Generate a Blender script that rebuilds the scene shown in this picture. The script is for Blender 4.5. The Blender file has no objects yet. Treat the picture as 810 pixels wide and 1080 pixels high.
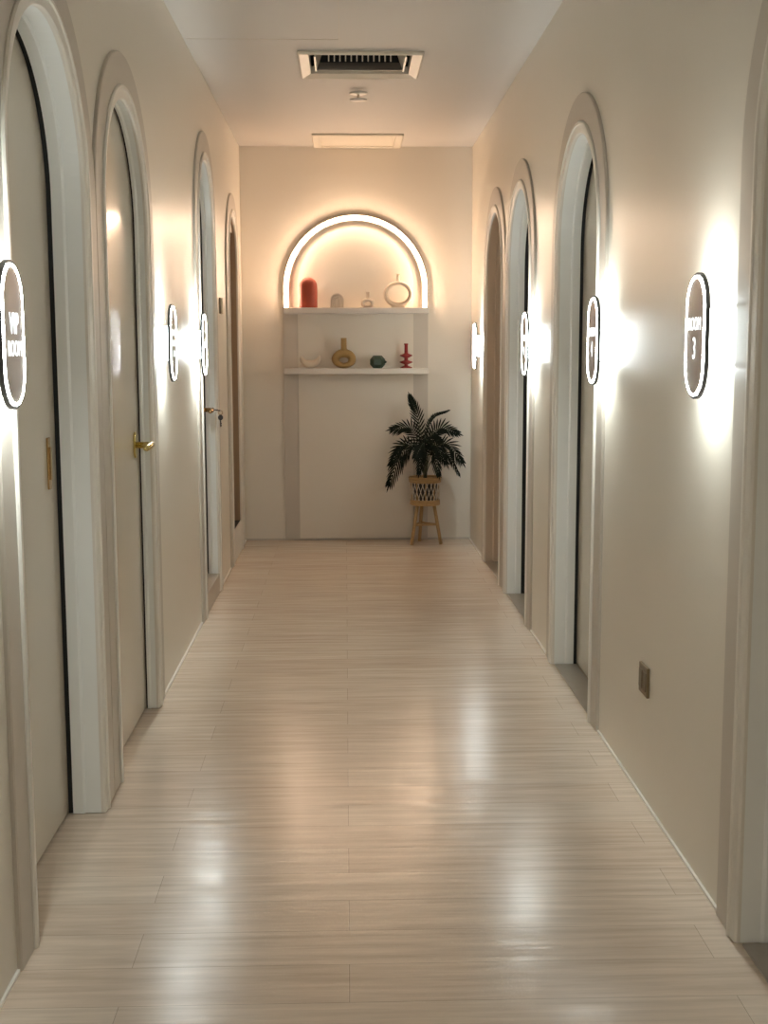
import bpy, bmesh, math, random
from mathutils import Vector, Matrix
random.seed(7)
S = bpy.context.scene
COL = S.collection
PI = math.pi
# ------------------------------------------------------------------ room dimensions (metres)
XL, XR, D, H = -0.685, 0.843, 8.307, 2.60
YB = -3.2                      # the corridor goes on behind the camera
WT = 0.20                      # wall thickness

# ------------------------------------------------------------------ materials
def mat(name, col, rough=0.5, metal=0.0, spec=0.5, noise=0.0, nscale=6.0, bump=0.0, bscale=60.0, coat=0.0):
    m = bpy.data.materials.new(name); m.use_nodes = True
    nt = m.node_tree; b = nt.nodes['Principled BSDF']
    b.inputs['Base Color'].default_value = (*col, 1)
    b.inputs['Roughness'].default_value = rough
    b.inputs['Metallic'].default_value = metal
    b.inputs['Specular IOR Level'].default_value = spec
    b.inputs['Coat Weight'].default_value = coat
    tc = nt.nodes.new('ShaderNodeTexCoord')
    if noise > 0:
        n = nt.nodes.new('ShaderNodeTexNoise'); n.inputs['Scale'].default_value = nscale; n.inputs['Detail'].default_value = 4
        nt.links.new(tc.outputs['Object'], n.inputs['Vector'])
        mx = nt.nodes.new('ShaderNodeMix'); mx.data_type = 'RGBA'
        mx.inputs['A'].default_value = (*[c*(1-noise) for c in col], 1)
        mx.inputs['B'].default_value = (*[min(1, c*(1+noise)) for c in col], 1)
        nt.links.new(n.outputs['Fac'], mx.inputs['Factor']); nt.links.new(mx.outputs['Result'], b.inputs['Base Color'])
    if bump > 0:
        n2 = nt.nodes.new('ShaderNodeTexNoise'); n2.inputs['Scale'].default_value = bscale; n2.inputs['Detail'].default_value = 3
        nt.links.new(tc.outputs['Object'], n2.inputs['Vector'])
        bp = nt.nodes.new('ShaderNodeBump'); bp.inputs['Strength'].default_value = bump; bp.inputs['Distance'].default_value = 0.004
        nt.links.new(n2.outputs['Fac'], bp.inputs['Height']); nt.links.new(bp.outputs['Normal'], b.inputs['Normal'])
    return m

def emis(name, col, strength):
    m = bpy.data.materials.new(name); m.use_nodes = True
    nt = m.node_tree; nt.nodes.clear()
    e = nt.nodes.new('ShaderNodeEmission'); e.inputs['Color'].default_value = (*col, 1); e.inputs['Strength'].default_value = strength
    o = nt.nodes.new('ShaderNodeOutputMaterial'); nt.links.new(e.outputs[0], o.inputs[0])
    return m

def floor_mat():
    m = bpy.data.materials.new('whitewashed plank floor'); m.use_nodes = True
    nt = m.node_tree; L = nt.links; b = nt.nodes['Principled BSDF']
    tc = nt.nodes.new('ShaderNodeTexCoord')
    def brick(c1, c2, mortar):
        br = nt.nodes.new('ShaderNodeTexBrick'); br.offset = 0.37; br.offset_frequency = 2; br.squash = 1
        br.inputs['Scale'].default_value = 1; br.inputs['Brick Width'].default_value = 1.22; br.inputs['Row Height'].default_value = 0.152
        br.inputs['Mortar Size'].default_value = 0.0008; br.inputs['Mortar Smooth'].default_value = 0.3; br.inputs['Bias'].default_value = 0
        br.inputs['Color1'].default_value = c1; br.inputs['Color2'].default_value = c2; br.inputs['Mortar'].default_value = mortar
        L.new(tc.outputs['Object'], br.inputs['Vector']); return br
    br = brick((.71, .585, .465, 1), (.77, .66, .54, 1), (.47, .385, .30, 1))
    def noise(sx, sy, det, rough=.6):
        mp = nt.nodes.new('ShaderNodeMapping'); mp.inputs['Scale'].default_value = (sx, sy, 1)
        L.new(tc.outputs['Object'], mp.inputs['Vector'])
        n = nt.nodes.new('ShaderNodeTexNoise'); n.inputs['Scale'].default_value = 1; n.inputs['Detail'].default_value = det
        n.inputs['Roughness'].default_value = rough
        L.new(mp.outputs['Vector'], n.inputs['Vector']); return n
    g = noise(2.6, 40, 6, .62)
    r = nt.nodes.new('ShaderNodeValToRGB'); r.color_ramp.elements[0].position = .3; r.color_ramp.elements[1].position = .72
    r.color_ramp.elements[0].color = (.76, .73, .70, 1); r.color_ramp.elements[1].color = (1.06, 1.06, 1.06, 1)
    L.new(g.outputs['Fac'], r.inputs['Fac'])
    mx = nt.nodes.new('ShaderNodeMix'); mx.data_type = 'RGBA'; mx.blend_type = 'MULTIPLY'; mx.inputs['Factor'].default_value = 1
    L.new(br.outputs['Color'], mx.inputs['A']); L.new(r.outputs['Color'], mx.inputs['B'])
    L.new(mx.outputs['Result'], b.inputs['Base Color'])
    g2 = noise(1.2, 15, 3, .5)
    rr = nt.nodes.new('ShaderNodeMapRange'); rr.inputs['To Min'].default_value = .17; rr.inputs['To Max'].default_value = .30
    L.new(g2.outputs['Fac'], rr.inputs['Value']); L.new(rr.outputs['Result'], b.inputs['Roughness'])
    b.inputs['Specular IOR Level'].default_value = .55
    ad = nt.nodes.new('ShaderNodeMath'); ad.operation = 'MULTIPLY_ADD'; ad.inputs[1].default_value = .15
    L.new(g.outputs['Fac'], ad.inputs[0]); L.new(g2.outputs['Fac'], ad.inputs[2])
    bp = nt.nodes.new('ShaderNodeBump'); bp.inputs['Strength'].default_value = .9; bp.inputs['Distance'].default_value = .0021
    L.new(ad.outputs[0], bp.inputs['Height'])
    bp2 = nt.nodes.new('ShaderNodeBump'); bp2.inputs['Strength'].default_value = .4; bp2.inputs['Distance'].default_value = .001; bp2.invert = True
    L.new(br.outputs['Fac'], bp2.inputs['Height']); L.new(bp.outputs['Normal'], bp2.inputs['Normal'])
    L.new(bp2.outputs['Normal'], b.inputs['Normal'])
    return m

M = dict(
    wall=mat('satin beige wall paint', (.74, .68, .58), .33, noise=.03, nscale=1.5, bump=.05, bscale=25, spec=.5),
    endwall=mat('beige end wall paint', (.74, .675, .58), .55, noise=.03, nscale=1.5, spec=.4),
    ceil=mat('ceiling paint', (.57, .535, .49), .55, noise=.02, nscale=2, spec=.3),
    casing=mat('taupe casing paint', (.56, .50, .425), .42, noise=.03, nscale=3),
    bead=mat('pale moulding paint', (.74, .69, .61), .35),
    jamb=mat('pale grey jamb paint', (.84, .84, .80), .30, noise=.04, nscale=4),
    jambshade=mat('shade-toned jamb', (.60, .49, .385), .4, noise=.04, nscale=4),  # jamb colour darkened for the weaker light at the last right door
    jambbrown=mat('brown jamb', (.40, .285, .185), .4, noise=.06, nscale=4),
    leaf=mat('greige lacquered door', (.66, .595, .49), .16, noise=.03, nscale=2, spec=.55),
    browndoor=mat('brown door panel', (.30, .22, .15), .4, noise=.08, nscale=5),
    floor=floor_mat(),
    thresh=mat('grey stone threshold', (.36, .32, .265), .4, noise=.1, nscale=20),
    kerb=mat('beige stone kerb', (.52, .44, .35), .4, noise=.08, nscale=15),
    caulk=mat('white caulk', (.82, .78, .70), .4),
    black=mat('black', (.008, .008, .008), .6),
    dark=mat('dark grey metal', (.05, .048, .045), .4, .6),
    bronze=mat('tinted mirror sign face', (.27, .215, .17), .38, .35),
    white=mat('white plastic', (.85, .85, .83), .4),
    brass=mat('brass', (.66, .54, .22), .18, 1.0),
    bronzebrass=mat('antique brass', (.50, .34, .17), .25, 1.0),
    socket=mat('brown socket plate', (.17, .115, .055), .4, noise=.2, nscale=40),
    socketdark=mat('dark brown socket insert', (.13, .088, .043), .4),
    cream=mat('cream plastic', (.75, .66, .50), .4),
    shelf=mat('white shelf laminate', (.70, .645, .58), .4, noise=.02, nscale=5),
    ventmetal=mat('cream vent metal', (.72, .65, .54), .35, spec=.6),
    ventgrey=mat('grey vent metal', (.22, .20, .18), .45),
    red=mat('matte red ceramic', (.34, .05, .02), .5, noise=.15, nscale=30, bump=.15, bscale=120),
    stone=mat('grey beige ceramic', (.56, .48, .40), .6, noise=.08, nscale=50),
    creamcer=mat('cream ceramic', (.66, .56, .44), .6, noise=.05, nscale=40),
    ochre=mat('ochre ceramic', (.34, .215, .075), .5, noise=.12, nscale=40),
    green=mat('dark green glaze', (.022, .045, .028), .3, noise=.3, nscale=40),
    maroon=mat('dark red glaze', (.24, .022, .022), .25),
    leafgreen=mat('dark green palm leaf', (.005, .009, .005), .7, spec=.15, noise=.4, nscale=30),
    stem=mat('palm stem', (.05, .055, .025), .55, noise=.2, nscale=40),
    rattan=mat('rattan', (.46, .29, .13), .55, noise=.2, nscale=60, bump=.3, bscale=150),
    weave=mat('pale cane weave', (.66, .58, .47), .55, noise=.1, nscale=60),
    pot=mat('dark pot', (.02, .018, .018), .5),
    soil=mat('dark soil', (.03, .022, .016), .9, noise=.4, nscale=80),
    chrome=mat('white enamelled metal', (.8, .76, .7), .3, .1),
    keymetal=mat('dark key', (.04, .032, .03), .35, .7),
)
COOL = (.90, 1.0, .99)
M['halo'] = emis('cool sign back light', COOL, 19)
M['ring'] = emis('sign light ring', (.95, 1, .99), 95)
M['letters'] = emis('sign letters', (.95, 1, 1), 1.4)
M['led'] = emis('warm led strip', (1, .70, .485), 43)

# ------------------------------------------------------------------ object helpers
def link(name, bm, m, parent=None, smooth=False, bevel=0.0):
    bmesh.ops.remove_doubles(bm, verts=bm.verts, dist=1e-6)
    bmesh.ops.recalc_face_normals(bm, faces=bm.faces)
    me = bpy.data.meshes.new(name); bm.to_mesh(me); bm.free()
    me.materials.append(M[m] if isinstance(m, str) else m)
    if smooth:
        for p in me.polygons: p.use_smooth = True
    o = bpy.data.objects.new(name, me); COL.objects.link(o)
    if parent is not None: o.parent = parent
    if bevel:
        b = o.modifiers.new('edge', 'BEVEL'); b.width = bevel; b.segments = 2; b.limit_method = 'ANGLE'; b.angle_limit = math.radians(40)
    return o
def thing(name, label, cat, loc=(0, 0, 0), group=None, rz=0.0):
    o = bpy.data.objects.new(name, None); COL.objects.link(o)
    o.location = loc; o.rotation_euler = (0, 0, rz); o.empty_display_size = .1
    tag(o, label, cat, group); return o
def tag(o, label, cat, group=None):
    o['label'] = label; o['category'] = cat
    if group: o['group'] = group
    return o
def struct(o, label=None, cat=None):
    o['kind'] = 'structure'
    if label: o['label'] = label
    if cat: o['category'] = cat
    return o
def box(bm, x0, x1, y0, y1, z0, z1):
    v = [bm.verts.new((x, y, z)) for x in (x0, x1) for y in (y0, y1) for z in (z0, z1)]
    for f in ((0, 1, 3, 2), (4, 6, 7, 5), (0, 4, 5, 1), (2, 3, 7, 6), (0, 2, 6, 4), (1, 5, 7, 3)):
        bm.faces.new([v[i] for i in f])
def boxo(name, x0, x1, y0, y1, z0, z1, m, parent=None, bevel=0.0):
    bm = bmesh.new(); box(bm, x0, x1, y0, y1, z0, z1); return link(name, bm, m, parent, False, bevel)
def prism(bm, pts, fn, a, b):
    """polygon pts (u,v) extruded between a and b; fn(u,v,w)->xyz"""
    A = [bm.verts.new(fn(u, v, a)) for u, v in pts]; B = [bm.verts.new(fn(u, v, b)) for u, v in pts]
    bm.faces.new(A); bm.faces.new(B[::-1]); n = len(pts)
    for i in range(n): bm.faces.new((A[i], A[(i+1) % n], B[(i+1) % n], B[i]))
def frame_prism(bm, outer, inner, fn, a, b):
    """closed loop between outer and inner outlines (same count), extruded"""
    n = len(outer)
    r = [[bm.verts.new(fn(u, v, w)) for u, v in ring] for ring in (outer, inner) for w in (a, b)]
    oa, ob, ia, ib = r
    for i in range(n):
        j = (i+1) % n
        bm.faces.new((oa[i], oa[j], ob[j], ob[i])); bm.faces.new((ia[i], ib[i], ib[j], ia[j]))
        bm.faces.new((oa[i], ia[i], ia[j], oa[j])); bm.faces.new((ob[i], ob[j], ib[j], ib[i]))
def tube(bm, path, rad, seg=10, cap=True):
    pts = [Vector(p) for p in path]; n = len(pts)
    rads = rad if isinstance(rad, (list, tuple)) else [rad]*n
    up = None; rings = []
    for i, p in enumerate(pts):
        t = (pts[min(i+1, n-1)] - pts[max(i-1, 0)]).normalized()
        if up is None:
            up = Vector((0, 0, 1)) if abs(t.z) < .9 else Vector((1, 0, 0))
        a = t.cross(up)
        if a.length < 1e-6: a = t.orthogonal()
        a.normalize(); b = a.cross(t).normalized(); up = b
        rings.append([bm.verts.new(p + (a*math.cos(2*PI*k/seg) + b*math.sin(2*PI*k/seg))*rads[i]) for k in range(seg)])
    for r0, r1 in zip(rings, rings[1:]):
        for k in range(seg): bm.faces.new((r0[k], r0[(k+1) % seg], r1[(k+1) % seg], r1[k]))
    if cap: bm.faces.new(rings[0][::-1]); bm.faces.new(rings[-1])
def ringtube(bm, path, rad, seg=10):
    pts = [Vector(p) for p in path]; n = len(pts); c = sum(pts, Vector())/n
    nrm = (pts[0]-c).cross(pts[n//4]-c).normalized(); rings = []
    for i, p in enumerate(pts):
        t = (pts[(i+1) % n]-pts[i-1]).normalized(); a = t.cross(nrm).normalized()
        rings.append([bm.verts.new(p+(a*math.cos(2*PI*k/seg)+nrm*math.sin(2*PI*k/seg))*rad) for k in range(seg)])
    for i in range(n):
        r0, r1 = rings[i], rings[(i+1) % n]
        for k in range(seg): bm.faces.new((r0[k], r0[(k+1) % seg], r1[(k+1) % seg], r1[k]))
def lathe(bm, prof, cx=0, cy=0, seg=28, sx=1.0, sy=1.0):
    rings = []
    for r, z in prof:
        if r < 1e-6: rings.append([bm.verts.new((cx, cy, z))])
        else: rings.append([bm.verts.new((cx+sx*r*math.cos(2*PI*k/seg), cy+sy*r*math.sin(2*PI*k/seg), z)) for k in range(seg)])
    for a, b in zip(rings, rings[1:]):
        for k in range(seg):
            k2 = (k+1) % seg
            if len(a) == 1 and len(b) == 1: continue
            if len(a) == 1: bm.faces.new((a[0], b[k2], b[k]))
            elif len(b) == 1: bm.faces.new((a[k], a[k2], b[0]))
            else: bm.faces.new((a[k], a[k2], b[k2], b[k]))
    if len(rings[0]) > 1: bm.faces.new(rings[0][::-1])
    if len(rings[-1]) > 1: bm.faces.new(rings[-1])

# arch paths: from one foot up, round, and down again, in (u, z)
NA = 40
def arch(c, half, spring, z0=0.0):
    p = [(c-half, z0)]
    p += [(c-half*math.cos(PI*i/NA), spring+half*math.sin(PI*i/NA)) for i in range(NA+1)]
    p.append((c+half, z0)); return p
def arch_sweep(bm, c, spring, prof, fn, z0=0.0):
    """closed profile [(half, w)...] swept along an arch"""
    rows = [[bm.verts.new(fn(u, v, w)) for (u, v) in arch(c, h, spring, z0)] for h, w in prof]
    n = len(rows)
    for i in range(n):
        a, b = rows[i], rows[(i+1) % n]
        for k in range(len(a)-1): bm.faces.new((a[k], a[k+1], b[k+1], b[k]))
    bm.faces.new([r[0] for r in rows]); bm.faces.new([r[-1] for r in rows][::-1])
def pill(hw, hh, n=14):
    """upright stadium outline in (u,v)"""
    s = hh-hw
    p = [(hw*math.cos(PI*i/n), s+hw*math.sin(PI*i/n)) for i in range(n+1)]
    p += [(-hw*math.cos(PI*i/n), -s-hw*math.sin(PI*i/n)) for i in range(n+1)]
    return p

# ------------------------------------------------------------------ doors: (name, side, y0, y1, apex, depth of leaf, gap, kind)
BAND, LIP = .095, .045
DOORS = [
    ('door_1', 'L', 2.425, 3.448, 2.175, .090, .014, 'pull'),
    ('door_2', 'L', 3.452, 4.462, 2.175, .037, .006, 'lever'),
    ('door_3', 'L', 5.725, 6.635, 2.325, .055, .007, 'key'),
    ('door_4', 'L', 7.205, 8.050, 2.215, .150, .000, 'alcove'),
    ('door_5', 'R', 1.610, 2.632, 2.172, .092, .014, 'plain'),
    ('door_6', 'R', 3.990, 5.025, 2.172, .092, .014, 'plain'),
    ('door_7', 'R', 5.500, 6.500, 2.172, .112, .040, 'plain'),
    ('door_8', 'R', 6.504, 7.500, 2.172, .085, .010, 'plain'),
]
DOORLABEL = {
    'door_1': 'arched greige door nearest on the left, beside the VIP ROOM sign',
    'door_2': 'arched door on the left with a bright brass lever handle',
    'door_3': 'narrow arched door on the left with keys hanging at its handle',
    'door_4': 'small arched alcove opening on the left with raised sill near the end wall',
    'door_5': 'arched doorway cut off by the right edge of the picture',
    'door_6': 'arched door on the right beyond the brown wall socket',
    'door_7': 'third arched door on the right, with a dark gap beside its jamb',
    'door_8': 'last arched door on the right, nearest the palm',
}
def side_fn(side):
    # w = height above the wall face, into the corridor
    if side == 'L': return lambda u, v, w: (XL+w, u, v)
    return lambda u, v, w: (XR-w, u, v)

def wall_with_arches(name, side):
    fn = side_fn(side); ds = sorted([d for d in DOORS if d[1] == side], key=lambda d: d[2])
    pts = [(YB, 0.0)]
    for d in ds:
        c = (d[2]+d[3])/2; half = (d[3]-d[2])/2; spring = d[4]-half
        pts += arch(c, half-BAND-LIP+.03, spring)
    pts += [(D, 0.0), (D, H), (YB, H)]
    bm = bmesh.new(); prism(bm, pts, fn, 0.0, -WT)
    return struct(link(name, bm, 'wall'))
wall_with_arches('wall_left', 'L'); wall_with_arches('wall_right', 'R')

JM = {'door_4': 'jambbrown', 'door_8': 'jambshade'}
def make_door(name, side, y0, y1, apex, depth, gap, kind):
    fn = side_fn(side); c = (y0+y1)/2; half = (y1-y0)/2; sp = apex-half
    r_in = half-BAND-LIP
    root = bpy.data.objects.new(name, None); COL.objects.link(root)
    root.location = fn(c, 0, 0); struct(root, DOORLABEL[name])
    inv = root.location.copy()
    f = lambda u, v, w: tuple(Vector(fn(u, v, w))-inv)
    z0 = 0.002
    bm = bmesh.new()
    arch_sweep(bm, c, sp, [(half, .0), (half, .008), (half-.003, .011), (half-BAND+.001, .011), (half-BAND+.001, 0)], f, z0)
    link('casing', bm, 'casing', root)
    bm = bmesh.new()   # moulded bead between casing and opening
    arch_sweep(bm, c, sp, [(half-BAND, 0), (half-BAND, .014), (half-BAND-.004, .018), (half-BAND-.013, .018), (half-BAND-.016, .014),
                           (half-BAND-.034, .013), (r_in+.004, .012), (r_in, .007), (r_in, 0)], f, z0)
    link('bead_moulding', bm, 'bead', root)
    end = -(depth-gap)
    bm = bmesh.new()
    if kind in ('alcove',):
        arch_sweep(bm, c, sp, [(r_in+.028, 0), (r_in, 0), (r_in, end), (r_in+.028, end)], f, z0)
    else:
        mid = end*.55
        arch_sweep(bm, c, sp, [(r_in+.028, 0), (r_in, 0), (r_in, mid), (r_in-.006, mid-.006), (r_in-.006, end), (r_in+.028, end)], f, z0)
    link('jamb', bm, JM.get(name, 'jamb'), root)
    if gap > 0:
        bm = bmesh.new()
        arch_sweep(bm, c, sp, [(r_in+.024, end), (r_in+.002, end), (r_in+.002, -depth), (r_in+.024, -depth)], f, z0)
        link('gap_shade', bm, 'black', root)  # black strip added so the gap behind the jamb reads as shade
    # leaf
    bm = bmesh.new()
    lh = r_in+.02
    bot = {'key': .112, 'alcove': .03}.get(kind, .008)
    prism(bm, arch(c, lh, sp, bot), f, -depth, -depth-.04)
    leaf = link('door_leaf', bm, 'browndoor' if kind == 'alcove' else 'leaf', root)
    if side == 'R':
        bm = bmesh.new(); a, b = c-r_in+.008, c+r_in-.008
        prism(bm, [(a, .0005), (b, .0005), (b, .005), (a, .005)], f, -.002, -depth+.003)
        link('threshold', bm, 'thresh', root)
    if kind == 'key':
        bm = bmesh.new(); a, b = c-r_in+.001, c+r_in-.001
        prism(bm, [(a, .001), (b, .001), (b, .10), (a, .10)], f, .008, -depth-.04)
        link('kerb', bm, 'kerb', root, bevel=.003)
    if kind == 'alcove':
        a, b = c-r_in+.001, c+r_in-.001
        bm = bmesh.new(); prism(bm, [(a, .001), (b, .001), (b, .195), (a, .195)], f, .008, 0)
        link('sill', bm, 'bead', root, bevel=.003)
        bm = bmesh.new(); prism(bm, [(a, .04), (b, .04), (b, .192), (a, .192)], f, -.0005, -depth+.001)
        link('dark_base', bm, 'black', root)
        # flat head: lunette filling the arch above it
        zc = 2.0; t = math.asin((zc-sp)/(r_in-.001))
        pts = [(c-(r_in-.001)*math.cos(t+(PI-2*t)*i/24), sp+(r_in-.001)*math.sin(t+(PI-2*t)*i/24)) for i in range(25)]
        bm = bmesh.new(); prism(bm, pts, f, -.012, -depth+.002)
        link('lunette', bm, 'bead', root)
    # ---- hardware
    def P(u, v, w): return f(u, v, w)
    if kind == 'pull':
        bm = bmesh.new(); u = 3.222
        prism(bm, [(u-.014, .915), (u+.014, .915), (u+.014, 1.05), (u-.014, 1.05)], f, -depth, -depth+.005)
        h = link('pull_plate', bm, 'bronzebrass', root, bevel=.002)
        bm = bmesh.new(); prism(bm, [(u-.006, .94), (u+.006, .94), (u+.006, 1.025), (u-.006, 1.025)], f, -depth+.005, -depth+.009)
        link('finger_pull', bm, 'bronzebrass', h)
    if kind in ('lever', 'key'):
        u, z = (4.225, .955) if kind == 'lever' else (6.355, .975)
        mt = 'brass' if kind == 'lever' else 'bronzebrass'
        bm = bmesh.new(); rose = [(u+a, z+b) for a, b in pill(.024, .045)]
        prism(bm, rose, f, -depth, -depth+.008)
        hr = link('rose_plate', bm, mt, root, bevel=.003)
        bm = bmesh.new(); tube(bm, [P(u, z, -depth+.006), P(u, z, -depth+.05), P(u, z, -depth+.062)], [.011, .011, .013], 14)
        link('spindle', bm, mt, hr, True)
        bm = bmesh.new()
        tube(bm, [P(u+.012, z, -depth+.056), P(u-.02, z, -depth+.058), P(u-.06, z-.001, -depth+.060), P(u-.105, z-.004, -depth+.058), P(u-.112, z-.005, -depth+.052)],
             [.012, .012, .0105, .0095, .006], 12)
        link('lever', bm, mt, hr, True)
    return root
ROOTS = {d[0]: make_door(*d) for d in DOORS}

# keys hanging from the lock of the third door on the left
kx, ky, kz = XL-.055+.062, 6.370, .975
k = thing('key_bunch', 'small dark keys hanging from the lever of the narrow left door', 'keys', (kx, ky, kz-.004))
bm = bmesh.new(); tube(bm, [(-.004, .0, .004), (.012, .004, .003), (.034, .006, -.001)], .003, 8)
link('key_shank', bm, 'keymetal', k, True)
bm = bmesh.new(); ringtube(bm, [(.034+.011*math.cos(2*PI*i/20), .006, -.011+.011*math.sin(2*PI*i/20)) for i in range(20)], .0014, 6)
link('key_ring', bm, 'bronzebrass', k, True)
bm = bmesh.new()
bow = [(.034+.013*math.cos(2*PI*i/18), -.036+.014*math.sin(2*PI*i/18)) for i in range(18)]
prism(bm, bow, lambda u, v, w: (u, w, v), .002, .009)
prism(bm, [(.031, -.048), (.031, -.082), (.034, -.087), (.037, -.082), (.040, -.078), (.037, -.072), (.040, -.066), (.037, -.062), (.037, -.048)], lambda u, v, w: (u, w, v), .004, .007)
link('key_blade', bm, 'keymetal', k)

# ------------------------------------------------------------------ floor, ceiling, end walls
boxo('floor', XL-WT, XR+WT, YB-.1, D+.1, -.08, 0, 'floor')['kind'] = 'structure'
VX0, VX1, VY0, VY1 = -.165, .320, 5.775, 6.165      # duct opening for the air diffuser
bm = bmesh.new()
for x0, x1, y0, y1 in ((XL-WT, XR+WT, YB-.1, VY0), (XL-WT, XR+WT, VY1, D+.1), (XL-WT, VX0, VY0, VY1), (VX1, XR+WT, VY0, VY1)):
    box(bm, x0, x1, y0, y1, H, H+.30)
struct(link('ceiling', bm, 'ceil'))
boxo('wall_end', XL-WT, XR+WT, D, D+.15, 0, H, 'endwall')['kind'] = 'structure'
boxo('wall_rear', XL-WT, XR+WT, YB-.15, YB, 0, H, 'endwall')['kind'] = 'structure'
# thin caulk line where the side walls meet the floor
def baseline(name, side):
    fn = side_fn(side); bm = bmesh.new(); y = YB
    for d in sorted([d for d in DOORS if d[1] == side], key=lambda d: d[2])+[(0, 0, D, D)]:
        if d[2]-y > .02:
            prism(bm, [(y+.002, 0), (d[2]-.002, 0), (d[2]-.002, .007), (y+.002, .007)], fn, 0, .006)
        y = d[3]
    struct(link(name, bm, 'caulk'))
baseline('baseboard_left', 'L'); baseline('baseboard_right', 'R')
boxo('baseboard_end', XL, XR, D-.004, D, 0.0005, .012, 'casing')['kind'] = 'structure'
# joint lines of a hatch cut in the ceiling board
bm = bmesh.new()
box(bm, XL+.01, -.018, 5.515, 5.519, H-.0015, H); box(bm, -.020, -.016, 4.3, 5.519, H-.0015, H)
struct(link('trim_1', bm, 'casing'))

# ------------------------------------------------------------------ arched recess with shelves on the end wall
cx, hw = .070, .482
fe = lambda u, v, w: (u, D-w, v)
spE = 1.70
bm = bmesh.new()
arch_sweep(bm, cx, spE, [(hw, 0), (hw, .012), (hw-.098, .012), (hw-.098, 0)], fe, .013)
struct(link('trim_2', bm, 'casing'))
bm = bmesh.new(); prism(bm, arch(cx, hw-.098, spE, .013), fe, 0, .018)
struct(link('trim_3', bm, 'endwall'))
# LED strip
ledroot = thing('led_arch_light', 'glowing warm white LED arch above the shelves on the end wall', 'light', (cx, D-.012, 1.557))
r = .458
pa = [(-r, 0, .004), (-r, 0, .06)]+[(-r*math.cos(PI*i/60), 0, 1.683-1.557+r*math.sin(PI*i/60)) for i in range(61)]+[(r, 0, .06), (r, 0, .004)]
bm = bmesh.new(); tube(bm, [(x, -.044, z) for x, y, z in pa], .0095, 12)
link('led_tube', bm, 'led', ledroot, True)
bm = bmesh.new()
arch_sweep(bm, 0, 1.683-1.557, [(r+.019, -.001), (r+.019, .033), (r+.016, .036), (r-.016, .036), (r-.019, .033), (r-.019, -.001)], lambda u, v, w: (u, -w, v), .0008)
link('mounting_channel', bm, 'shelf', ledroot)
# shelves
SH0, SH1 = 1.555, 1.160
for z, lab in ((SH0, 'upper white wall shelf, directly under the glowing arch'), (SH1, 'lower white wall shelf, holding the ochre vase')):
    s = boxo('wall_shelf', -.402, .548, D-.155, D-.019, z-.038, z, 'shelf', bevel=.003)
    tag(s, lab, 'shelf', 'white shelves on the end wall')

# ------------------------------------------------------------------ ornaments (front faces -Y)
YS = D-.088
fz = lambda u, v, w: (u, w, v)
def orn(name, label, x, z, group=None, cat='ornament'): return thing(name, label, cat, (x, YS, z+.0005), group)
# red domed block
o = orn('domed_vase', 'matte red domed vase at the left end of the upper shelf', -.241, SH0, cat='vase')
bm = bmesh.new(); lathe(bm, [(0, 0), (.056, 0), (.0595, .004), (.0595, .142)]+[(.0595*math.cos(PI/2*i/10), .142+.056*math.sin(PI/2*i/10)) for i in range(1, 10)]+[(0, .198)], sy=.8)
link('body', bm, 'red', o, True)
# little rainbow
o = orn('rainbow_ornament', 'small grey beige rainbow-arch ornament on the upper shelf', -.053, SH0)
for i, (ro, ri) in enumerate(((.044, .034), (.033, .023), (.022, .012))):
    bm = bmesh.new(); arch_sweep(bm, 0, .050, [(ro, -.022+.003*i), (ro, .022-.003*i), (ri, .022-.003*i), (ri, -.022+.003*i)], fz)
    link('arch_band', bm, 'stone', o, bevel=.003)
bm = bmesh.new(); prism(bm, arch(0, .0115, .050), fz, -.012, .012); link('core', bm, 'stone', o)
def closed_ring(n, fx): return [fx(2*PI*i/n) for i in range(n)]
def rounded_ring(bm, outer, inner, half_t):
    """soft-edged flat ring: bulging section between two outlines"""
    n = len(outer); K = 12; rows = []
    for k in range(K):
        a = 2*PI*k/K; t = (1+math.cos(a))/2; w = half_t*math.sin(a)
        rows.append([bm.verts.new((outer[i][0]*t+inner[i][0]*(1-t), w, outer[i][1]*t+inner[i][1]*(1-t))) for i in range(n)])
    for k in range(K):
        a, b = rows[k], rows[(k+1) % K]
        for i in range(n): bm.faces.new((a[i], a[(i+1) % n], b[(i+1) % n], b[i]))
# small bottle with a hole
o = orn('bottle_vase', 'small pale bottle vase with a square hole on the upper shelf', .149, SH0, cat='vase')
def sq(t, a, b, cz, p=.6):
    c, s = math.cos(t), math.sin(t); return (a*math.copysign(abs(c)**p, c), cz+b*math.copysign(abs(s)**p, s))
bm = bmesh.new(); rounded_ring(bm, closed_ring(40, lambda t: sq(t, .044, .031, .031, .65)), closed_ring(40, lambda t: sq(t, .018, .011, .028, .7)), .022)
link('body', bm, 'stone', o, True)
bm = bmesh.new(); lathe(bm, [(.016, .054), (.012, .062), (.0115, .098), (.014, .104), (.010, .104), (.009, .07)], seg=20); link('neck', bm, 'stone', o, True)
# big ring vase
o = orn('ring_vase', 'large cream ring vase with a narrow neck at the right of the upper shelf', .349, SH0, cat='vase')
bm = bmesh.new(); rounded_ring(bm, closed_ring(56, lambda t: (.096*math.cos(t), .088+.086*math.sin(t))), closed_ring(56, lambda t: (.069*math.cos(t), .090+.057*math.sin(t))), .025)
link('ring_body', bm, 'creamcer', o, True)
bm = bmesh.new(); lathe(bm, [(.018, .166), (.011, .176), (.0095, .205), (.012, .217), (.009, .217), (.007, .18)], seg=20); link('neck', bm, 'creamcer', o, True)
bm = bmesh.new(); lathe(bm, [(0, 0), (.046, 0), (.044, .008), (.036, .012), (0, .013)], sy=.5); link('foot', bm, 'creamcer', o, True)
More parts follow.
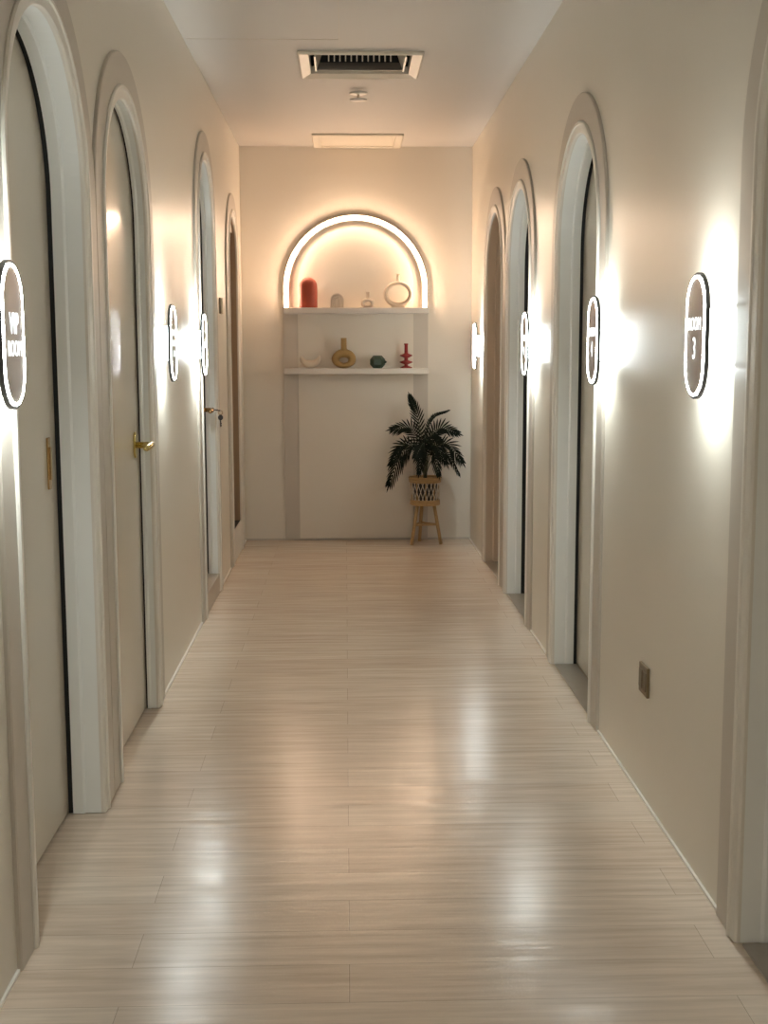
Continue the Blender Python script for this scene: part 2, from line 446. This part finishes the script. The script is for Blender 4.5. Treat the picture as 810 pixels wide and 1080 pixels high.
# crescent
o = orn('crescent_bowl', 'cream crescent-shaped ornament at the left end of the lower shelf', -.232, SH1)
bm = bmesh.new(); n = 26; path = []; rad = []
for i in range(n+1):
    a = PI*(1.02)+PI*(.96)*i/n; t = i/n
    path.append((.060*math.cos(a), 0, .084+.058*math.sin(a))); rad.append(.004+.0225*math.sin(PI*t)**.8)
tube(bm, path, rad, 14); link('crescent_body', bm, 'creamcer', o, True)
# ochre donut bottle
o = orn('donut_vase', 'ochre round vase with an oval hole and tall neck on the lower shelf', -.010, SH1, cat='vase')
bm = bmesh.new(); rounded_ring(bm, closed_ring(52, lambda t: (.081*math.cos(t), .060+(.060+.008*(math.sin(t) > 0)*math.sin(t))*math.sin(t))), closed_ring(52, lambda t: (.028*math.cos(t), .054+.017*math.sin(t))), .034)
link('body', bm, 'ochre', o, True)
bm = bmesh.new(); lathe(bm, [(.028, .118), (.020, .128), (.0185, .192), (.020, .199), (.015, .199), (.013, .14)], seg=22); link('neck', bm, 'ochre', o, True)
# green faceted
o = orn('faceted_vase', 'dark green faceted ornament on the lower shelf between ochre and red pieces', .213, SH1)
bm = bmesh.new(); lathe(bm, [(.028, 0), (.050, .024), (.050, .058), (.028, .083)], seg=6, sy=.8); link('faceted_body', bm, 'green', o)
bm = bmesh.new()
tube(bm, [(.044, 0, .041), (.056, -.004, .041), (.061, -.004, .041)], [.016, .008, .002], 6); link('point', bm, 'green', o)
# red stacked candlestick
o = orn('candle_holder', 'dark red candle holder of stacked discs at the right of the lower shelf', .402, SH1, cat='candle holder')
bm = bmesh.new(); lathe(bm, [(0, 0), (.040, 0), (.042, .004), (.030, .010), (.013, .016), (.012, .024), (.043, .036), (.043, .042), (.013, .052), (.012, .066), (.042, .080), (.042, .086), (.014, .096), (.0115, .104)], seg=30)
link('disc_stack', bm, 'maroon', o, True)
bm = bmesh.new(); lathe(bm, [(.0115, .104), (.011, .150), (.0135, .154), (.0135, .162), (.009, .162), (.009, .12)], seg=22); link('candle_cup', bm, 'maroon', o, True)

# ------------------------------------------------------------------ plant stand with rattan basket, and the palm in it
PX, PY = .522, 8.115
st = thing('plant_stand', 'round rattan basket stand on bamboo legs under the palm', 'plant stand', (PX, PY, 0))
zb, zt, rb, rt = .262, .448, .094, .104
def circ(r, z, n=40): return [(r*math.cos(2*PI*i/n), r*math.sin(2*PI*i/n), z) for i in range(n)]
bm = bmesh.new()
for z, r, q in ((zt-.006, rt, .0075), (zt-.020, rt-.001, .0065), (zt-.032, rt-.0015, .0055)): ringtube(bm, circ(r, z), q, 8)
link('top_rim', bm, 'rattan', st, True)
bm = bmesh.new()
for z, r, q in ((zb+.006, rb, .0075), (zb+.018, rb+.0005, .0065), (zb+.030, rb+.001, .0055)): ringtube(bm, circ(r, z), q, 8)
link('bottom_rim', bm, 'rattan', st, True)
bm = bmesh.new(); NL = 22
for i in range(NL):
    for sgn in (-1, 1):
        p = []
        for j in range(9):
            t = j/8; a = 2*PI*(i+.5*(sgn > 0))/NL+sgn*t*2*PI/NL*1.55; rr = rb+(rt-rb)*t-.001+.0015*sgn
            p.append((rr*math.cos(a), rr*math.sin(a), zb+.026+(zt-zb-.054)*t))
        tube(bm, p, .0022, 5)
link('cane_lattice', bm, 'weave', st)
bm = bmesh.new(); lathe(bm, [(0, zb+.002), (rb-.004, zb+.002), (rb-.004, zb+.012), (0, zb+.012)]); link('basket_base', bm, 'rattan', st)
bm = bmesh.new()
for i in range(10):   # upright canes round the basket
    a = 2*PI*i/10+.3; tube(bm, [((rb-.004)*math.cos(a), (rb-.004)*math.sin(a), zb), ((rt-.004)*math.cos(a), (rt-.004)*math.sin(a), zt-.01)], .0035, 6)
link('upright_canes', bm, 'rattan', st)
feet = []
for a in (math.radians(215), math.radians(-22), math.radians(105)):
    top = Vector((.062*math.cos(a), .062*math.sin(a), zb+.01)); ft = Vector((.112*math.cos(a), .112*math.sin(a), 0.0)); feet.append((top, ft))
    bm = bmesh.new(); tube(bm, [ft, ft.lerp(top, .5), top], [.0115, .012, .012], 10); link('leg', bm, 'rattan', st, True)
for i in range(3):
    a, b = feet[i], feet[(i+1) % 3]
    bm = bmesh.new(); tube(bm, [a[1].lerp(a[0], .48), b[1].lerp(b[0], .48)], .007, 8); link('stretcher', bm, 'rattan', st, True)

pl = thing('potted_palm', 'dark green artificial palm standing in the rattan basket', 'plant', (PX, PY, zb+.0125))
zo = zb+.0125
bm = bmesh.new(); lathe(bm, [(0, 0), (.070, 0), (.086, .150), (.080, .150), (.078, .138), (0, .138)]); link('pot', bm, 'pot', pl, True)
bm = bmesh.new(); lathe(bm, [(0, .1385), (.0775, .1385), (.04, .150), (0, .155)]); link('soil', bm, 'soil', pl, True)
def pxw(px, py, dy=0.0):  # picture sketch -> offsets from the palm's base
    return Vector(((px-365)/160.5-PX, dy, .966-(py-420)*.00625-zo))
def frond(pts, n, L, wid, spread=1.0, droop=.25, taper=.5):
    """pts: control points (Bezier-ish through Catmull-Rom); leaflets on both sides"""
    P0 = [Vector((random.uniform(-.012, .012), random.uniform(-.012, .012), .140))]+pts
    def cr(t):
        m = len(P0)-1; s = min(int(t*m), m-1); u = t*m-s
        p1, p2 = P0[s], P0[s+1]; p0 = P0[s-1] if s > 0 else p1*2-p2; p3 = P0[s+2] if s+2 <= m else p2*2-p1
        return .5*((2*p1)+(p2-p0)*u+(2*p0-5*p1+4*p2-p3)*u*u+(3*p1-p0-3*p2+p3)*u**3)
    NP = 14
    bm = bmesh.new(); path = [cr(i/NP) for i in range(NP+1)]
    tube(bm, path, [.0042*(1-.8*i/NP) for i in range(NP+1)], 6)
    fr = link('frond', bm, 'stem', pl, True)
    bm = bmesh.new()
    def leaflet(base, dirv, length, w, nrm):
        dirv = dirv.normalized(); side = dirv.cross(nrm).normalized(); K = 5; rows = []
        for i in range(K+1):
            t = i/K; c = base+dirv*length*t+Vector((0, 0, -1))*droop*length*t*t
            ww = w*.82*(math.sin(PI*min(1, .12+.88*t))**.7) if t < 1 else .0003
            rows.append((bm.verts.new(c-side*ww+nrm*ww*.35), bm.verts.new(c), bm.verts.new(c+side*ww+nrm*ww*.35)))
        for a, b in zip(rows, rows[1:]):
            bm.faces.new((a[0], a[1], b[1], b[0])); bm.faces.new((a[1], a[2], b[2], b[1]))
    for i in range(n):
        t = .36+.64*i/(n-1); p = cr(t); tg = (cr(min(1, t+.02))-cr(max(0, t-.02))).normalized()
        u = i/(n-1); ln = L*(.55+.9*u-1.05*u*u)*random.uniform(.9, 1.1)*(1 if u < .95 else .9)
        view = Vector((0, -1, .25)).normalized(); s = tg.cross(view).normalized(); nrm = s.cross(tg).normalized()
        for sg in (-1, 1):
            ang = spread*(1.05-.65*u)
            d = tg*math.cos(ang)+s*sg*math.sin(ang)+nrm*random.uniform(-.22, .30)
            leaflet(p, d, ln, wid, nrm)
    leaflet(cr(1.0), (cr(1)-cr(.96)), L*.5, wid, Vector((0, -1, .2)))
    lf = link('leaflets', bm, 'leafgreen', fr)
    # keep every leaf in front of the end wall and inside the side wall
    for v in lf.data.vertices:
        lim = D-.012-PY
        if v.co.y > lim: v.co.y = lim-random.uniform(0, .004)
        if PX+v.co.x > XR-.012: v.co.x = XR-.012-PX
    return fr
frond([pxw(446, 470, -.01), pxw(441, 440, .02), pxw(434, 421, .03)], 16, .105, .0062, .75, .02)
frond([pxw(443, 470, .02), pxw(434, 452, .04), pxw(416, 453, .05)], 17, .115, .0062, 1.1, .12)
frond([pxw(440, 470, -.06), pxw(424, 476, -.10), pxw(411, 506, -.12)], 18, .125, .0066, 1.0, .25)
frond([pxw(438, 476, .03), pxw(426, 470, .05), pxw(414, 488, .04)], 16, .115, .0064, 1.0, .2)
frond([pxw(450, 460, .03), pxw(457, 441, .05), pxw(473, 434, .05)], 16, .045, .0055, .6, .1)
frond([pxw(452, 468, .01), pxw(464, 452, .02), pxw(482, 457, .02)], 17, .105, .0064, 1.1, .06)
frond([pxw(455, 478, -.04), pxw(470, 467, -.08), pxw(485, 484, -.09)], 17, .115, .0064, 1.0, .2)
frond([pxw(456, 487, .04), pxw(472, 480, .06), pxw(485, 500, .06)], 15, .06, .006, .8, .3)
frond([pxw(448, 478, -.06), pxw(446, 466, -.12), pxw(438, 478, -.18)], 16, .105, .0064, 1.0, .3)
frond([pxw(452, 478, -.05), pxw(458, 468, -.11), pxw(468, 484, -.16)], 16, .105, .0064, 1.0, .3)
frond([pxw(451, 474, .05), pxw(456, 460, .09), pxw(466, 466, .12)], 15, .10, .0062, 1.0, .2)
frond([pxw(449, 478, -.06), pxw(445, 474, -.12), pxw(441, 494, -.17)], 15, .085, .0062, 1.0, .3)
frond([pxw(451, 480, -.06), pxw(457, 476, -.12), pxw(461, 496, -.16)], 15, .085, .0062, 1.0, .3)
frond([pxw(448, 474, .03), pxw(448, 462, .0), pxw(455, 470, -.10)], 14, .10, .0062, 1.0, .3)

# ------------------------------------------------------------------ illuminated room signs
SZ, SHW, SHH, OFF = 1.302, .080, .1425, .050
def text_mesh(body, size):
    cu = bpy.data.curves.new('txt', 'FONT'); cu.body = body; cu.size = size; cu.align_x = 'CENTER'; cu.align_y = 'CENTER'; cu.extrude = .0004; cu.space_character = 1.08
    to = bpy.data.objects.new('txt', cu); COL.objects.link(to)
    dg = bpy.context.evaluated_depsgraph_get(); me = bpy.data.meshes.new_from_object(to.evaluated_get(dg))
    bpy.data.objects.remove(to); return me
def make_sign(side, y, lines, label):
    s = 1 if side == 'L' else -1
    root = thing('room_sign', label, 'sign', ((XL if side == 'L' else XR), y, SZ), 'lit pill-shaped room signs on the corridor walls')
    f = lambda u, v, w: (s*w, s*u, v)           # u to the reader's right, v up, w out of the wall
    bm = bmesh.new(); prism(bm, pill(SHW, SHH), f, OFF-.010, OFF); link('sign_plate', bm, 'dark', root, bevel=.001)
    bm = bmesh.new(); prism(bm, pill(SHW-.012, SHH-.012), f, OFF, OFF+.0012); link('mirror_face', bm, 'bronze', root)
    bm = bmesh.new(); frame_prism(bm, pill(SHW-.0075, SHH-.0075), pill(SHW-.012, SHH-.012), f, OFF, OFF+.0018); link('light_ring', bm, 'ring', root)
    bm = bmesh.new(); prism(bm, [(-.026, -.062), (.026, -.062), (.026, .062), (-.026, .062)], f, 0, OFF-.0102); link('light_box', bm, 'halo', root, bevel=.003)
    for up in (1, -1):                        # LEDs behind the plate, above and below the light box
        l = bpy.data.lights.new('sign_led', 'AREA'); l.shape = 'RECTANGLE'; l.size = .012; l.size_y = .09; l.energy = 1.9; l.color = (.90, 1, 1)
        lo = bpy.data.objects.new('sign_led', l); COL.objects.link(lo); lo.parent = root
        lo.location = f(0, up*.066, .0335); lo.rotation_euler = (PI if up > 0 else 0, 0, 0)
    for body, size, dz in lines:
        if body.startswith('#'):              # lettering too small to read in the picture: a lit block
            w, h = [float(q) for q in body[1:].split(',')]
            bm = bmesh.new(); prism(bm, [(-w, dz-h), (w, dz-h), (w, dz+h), (-w, dz+h)], f, OFF+.0012, OFF+.0026)
            link('lettering', bm, 'letters', root, bevel=.002); continue
        me = text_mesh(body, size); me.materials.clear(); me.materials.append(M['letters']); me.name = 'lettering'
        for v in me.vertices: v.co = Vector(f(v.co.x, v.co.y*1.35+dz, OFF+.0022+v.co.z))
        o = bpy.data.objects.new('lettering', me); COL.objects.link(o); o.parent = root
make_sign('L', 2.405, [('VIP', .044, .020), ('ROOM', .031, -.027)], 'lit pill-shaped sign reading VIP ROOM at the left edge')
make_sign('L', 4.625, [('#.032,.011', 0, .038), ('#.032,.011', 0, 0), ('#.016,.011', 0, -.038)], 'lit pill-shaped sign with three short lines, beyond the brass-handled door')
make_sign('L', 5.645, [('#.03,.013', 0, .0)], 'lit pill-shaped sign beside the narrow door with keys')
make_sign('R', 2.800, [('ROOM', .031, .026), ('3', .052, -.030)], 'lit pill-shaped sign reading ROOM 3, nearest on the right wall')
make_sign('R', 3.972, [('ROOM', .031, .026), ('4', .052, -.030)], 'lit pill-shaped sign reading ROOM 4, second on the right wall')
make_sign('R', 5.490, [('#.03,.013', 0, .026), ('#.010,.016', 0, -.030)], 'lit pill-shaped sign on the right wall before the dark-gapped door')
make_sign('R', 7.620, [('#.03,.013', 0, .026), ('#.010,.016', 0, -.030)], 'lit pill-shaped sign nearest the end wall, on the right')

# ------------------------------------------------------------------ wall socket and switch
o = thing('wall_socket', 'brown socket plate low on the right wall', 'socket', (XR, 3.370, .348))
bm = bmesh.new(); prism(bm, [(-.047, -.043), (.047, -.043), (.047, .043), (-.047, .043)], lambda u, v, w: (-w, -u, v), 0, .009); link('socket_plate', bm, 'socket', o, bevel=.003)
for u in (-.022, .022):
    bm = bmesh.new(); prism(bm, [(u-.017, -.026), (u+.017, -.026), (u+.017, .026), (u-.017, .026)], lambda u, v, w: (-w, -u, v), .009, .011); link('socket_insert', bm, 'socketdark', o)
o = thing('light_switch', 'small cream switch on the left wall beside the keyed door', 'switch', (XL, 6.87, 1.52))
bm = bmesh.new(); prism(bm, [(-.043, -.043), (.043, -.043), (.043, .043), (-.043, .043)], lambda u, v, w: (w, u, v), 0, .007); link('switch_plate', bm, 'socket', o, bevel=.002)
bm = bmesh.new(); prism(bm, [(-.041, -.041), (.041, -.041), (.041, .041), (-.041, .041)], lambda u, v, w: (w, u, v), .007, .018); link('rocker', bm, 'cream', o, bevel=.001)

# ------------------------------------------------------------------ ceiling fittings
v = thing('air_vent', 'large cream ceiling air vent with a row of dark fins', 'vent', (.0775, 5.97, H))
def rect(hx, hy): return [(-hx, -hy), (hx, -hy), (hx, hy), (-hx, hy)]
fc = lambda u, v_, w: (u, v_, w)
def loft(bm, loops):
    rows = [[bm.verts.new((a, b, z)) for a, b in rect(hx, hy)] for hx, hy, z in loops]; n = len(rows)
    for i in range(n):
        a, b = rows[i], rows[(i+1) % n]
        for k in range(4): bm.faces.new((a[k], a[(k+1) % 4], b[(k+1) % 4], b[k]))
bm = bmesh.new(); loft(bm, [(.283, .252, -.0005), (.283, .252, -.010), (.276, .245, -.016), (.235, .188, -.004), (.232, .185, .03), (.240, .193, .03), (.241, .194, -.0005)])
link('vent_frame', bm, 'ventmetal', v)
bm = bmesh.new(); loft(bm, [(.242, .194, .03), (.242, .194, .26), (.232, .184, .25), (.232, .184, .031)])
box(bm, -.24, .24, -.19, .19, .25, .26); link('duct', bm, 'black', v)
# inner tray: cheeks and a sloping deflector across the far side
bm = bmesh.new()
prism(bm, [(.140, .003), (.150, .003), (.176, .043), (.166, .043)], lambda u, v_, w: (w, u, v_), -.205, .205); link('deflector', bm, 'ventgrey', v)
for sx in (-1, 1):
    bm = bmesh.new(); prism(bm, [(.205, .002), (.213, .002), (.175, .13), (.167, .13)], lambda u, v_, w: (sx*u, w, v_), -.12, .178); link('cheek_plate', bm, 'ventmetal', v)
for i in range(12):
    x = -.148+.296*i/11
    bm = bmesh.new(); prism(bm, [(.120, .050), (.128, .040), (.150, .044), (.160, .060), (.160, .150), (.120, .150)], lambda u, v_, w: (w, u, v_), x-.003, x+.003); link('fin', bm, 'ventmetal', v)
h = thing('ceiling_hatch', 'flat cream access panel in the ceiling against the end wall', 'access panel', (.0855, 8.06, H))
bm = bmesh.new(); loft(bm, [(.284, .238, -.0005), (.284, .238, -.010), (.279, .233, -.013), (.236, .190, -.013), (.232, .186, -.005), (.232, .186, -.0005)]); link('hatch_frame', bm, 'ventmetal', h)
boxo('hatch_panel', -.231, .231, -.185, .185, -.006, -.001, 'ventmetal', h)
s = thing('ceiling_sprinkler', 'small white sprinkler head on the ceiling beyond the air vent', 'sprinkler', (.076, 6.62, H))
bm = bmesh.new(); lathe(bm, [(0, -.0005), (.047, -.0005), (.047, -.003), (.036, -.007), (.014, -.009), (0, -.009)]); link('escutcheon', bm, 'chrome', s, True)
bm = bmesh.new(); lathe(bm, [(0, -.008), (.006, -.008), (.005, -.037), (0, -.037)], seg=14); link('stem', bm, 'ventmetal', s, True)
bm = bmesh.new(); lathe(bm, [(0, -.036), (.010, -.037), (.044, -.033), (.045, -.036), (.012, -.041), (0, -.042)]); link('deflector', bm, 'chrome', s, True)

# ------------------------------------------------------------------ unseen fill light added behind the camera, no fixture
def area(name, loc, sx, sy, power, col, rot=(0, 0, 0)):
    l = bpy.data.lights.new(name, 'AREA'); l.shape = 'RECTANGLE'; l.size = sx; l.size_y = sy; l.energy = power; l.color = col
    o = bpy.data.objects.new(name, l); COL.objects.link(o); o.location = loc; o.rotation_euler = rot; return o
area('rear_fill_light', (.08, -1.9, H-.02), .6, .6, 17, (.98, 1, .96))
w = bpy.data.worlds.new('World'); S.world = w; w.use_nodes = True
w.node_tree.nodes['Background'].inputs['Color'].default_value = (.5, .48, .45, 1)
w.node_tree.nodes['Background'].inputs['Strength'].default_value = .0

# ------------------------------------------------------------------ camera
cam = bpy.data.cameras.new('Camera'); co = bpy.data.objects.new('Camera', cam); COL.objects.link(co); S.camera = co
pi_, ya, ro, cz = 0.12931738, 0.03076817, -0.00253112, 1.26871435
fw = Vector((math.sin(ya)*math.cos(pi_), math.cos(ya)*math.cos(pi_), -math.sin(pi_)))
rt0 = Vector((math.cos(ya), -math.sin(ya), 0)); up0 = rt0.cross(fw)
r2 = rt0*math.cos(ro)+up0*math.sin(ro); u2 = -rt0*math.sin(ro)+up0*math.cos(ro)
mw = Matrix(((r2.x, u2.x, -fw.x, 0), (r2.y, u2.y, -fw.y, 0), (r2.z, u2.z, -fw.z, cz), (0, 0, 0, 1)))
co.matrix_world = mw
cam.sensor_fit = 'VERTICAL'; cam.sensor_height = 36; cam.lens = 1300/1080*36; cam.clip_start = .02
S.view_settings.view_transform = 'Standard'; S.view_settings.look = 'None'; S.view_settings.gamma = 1
S.view_settings.use_curve_mapping = False; S.view_settings.exposure = 0.70
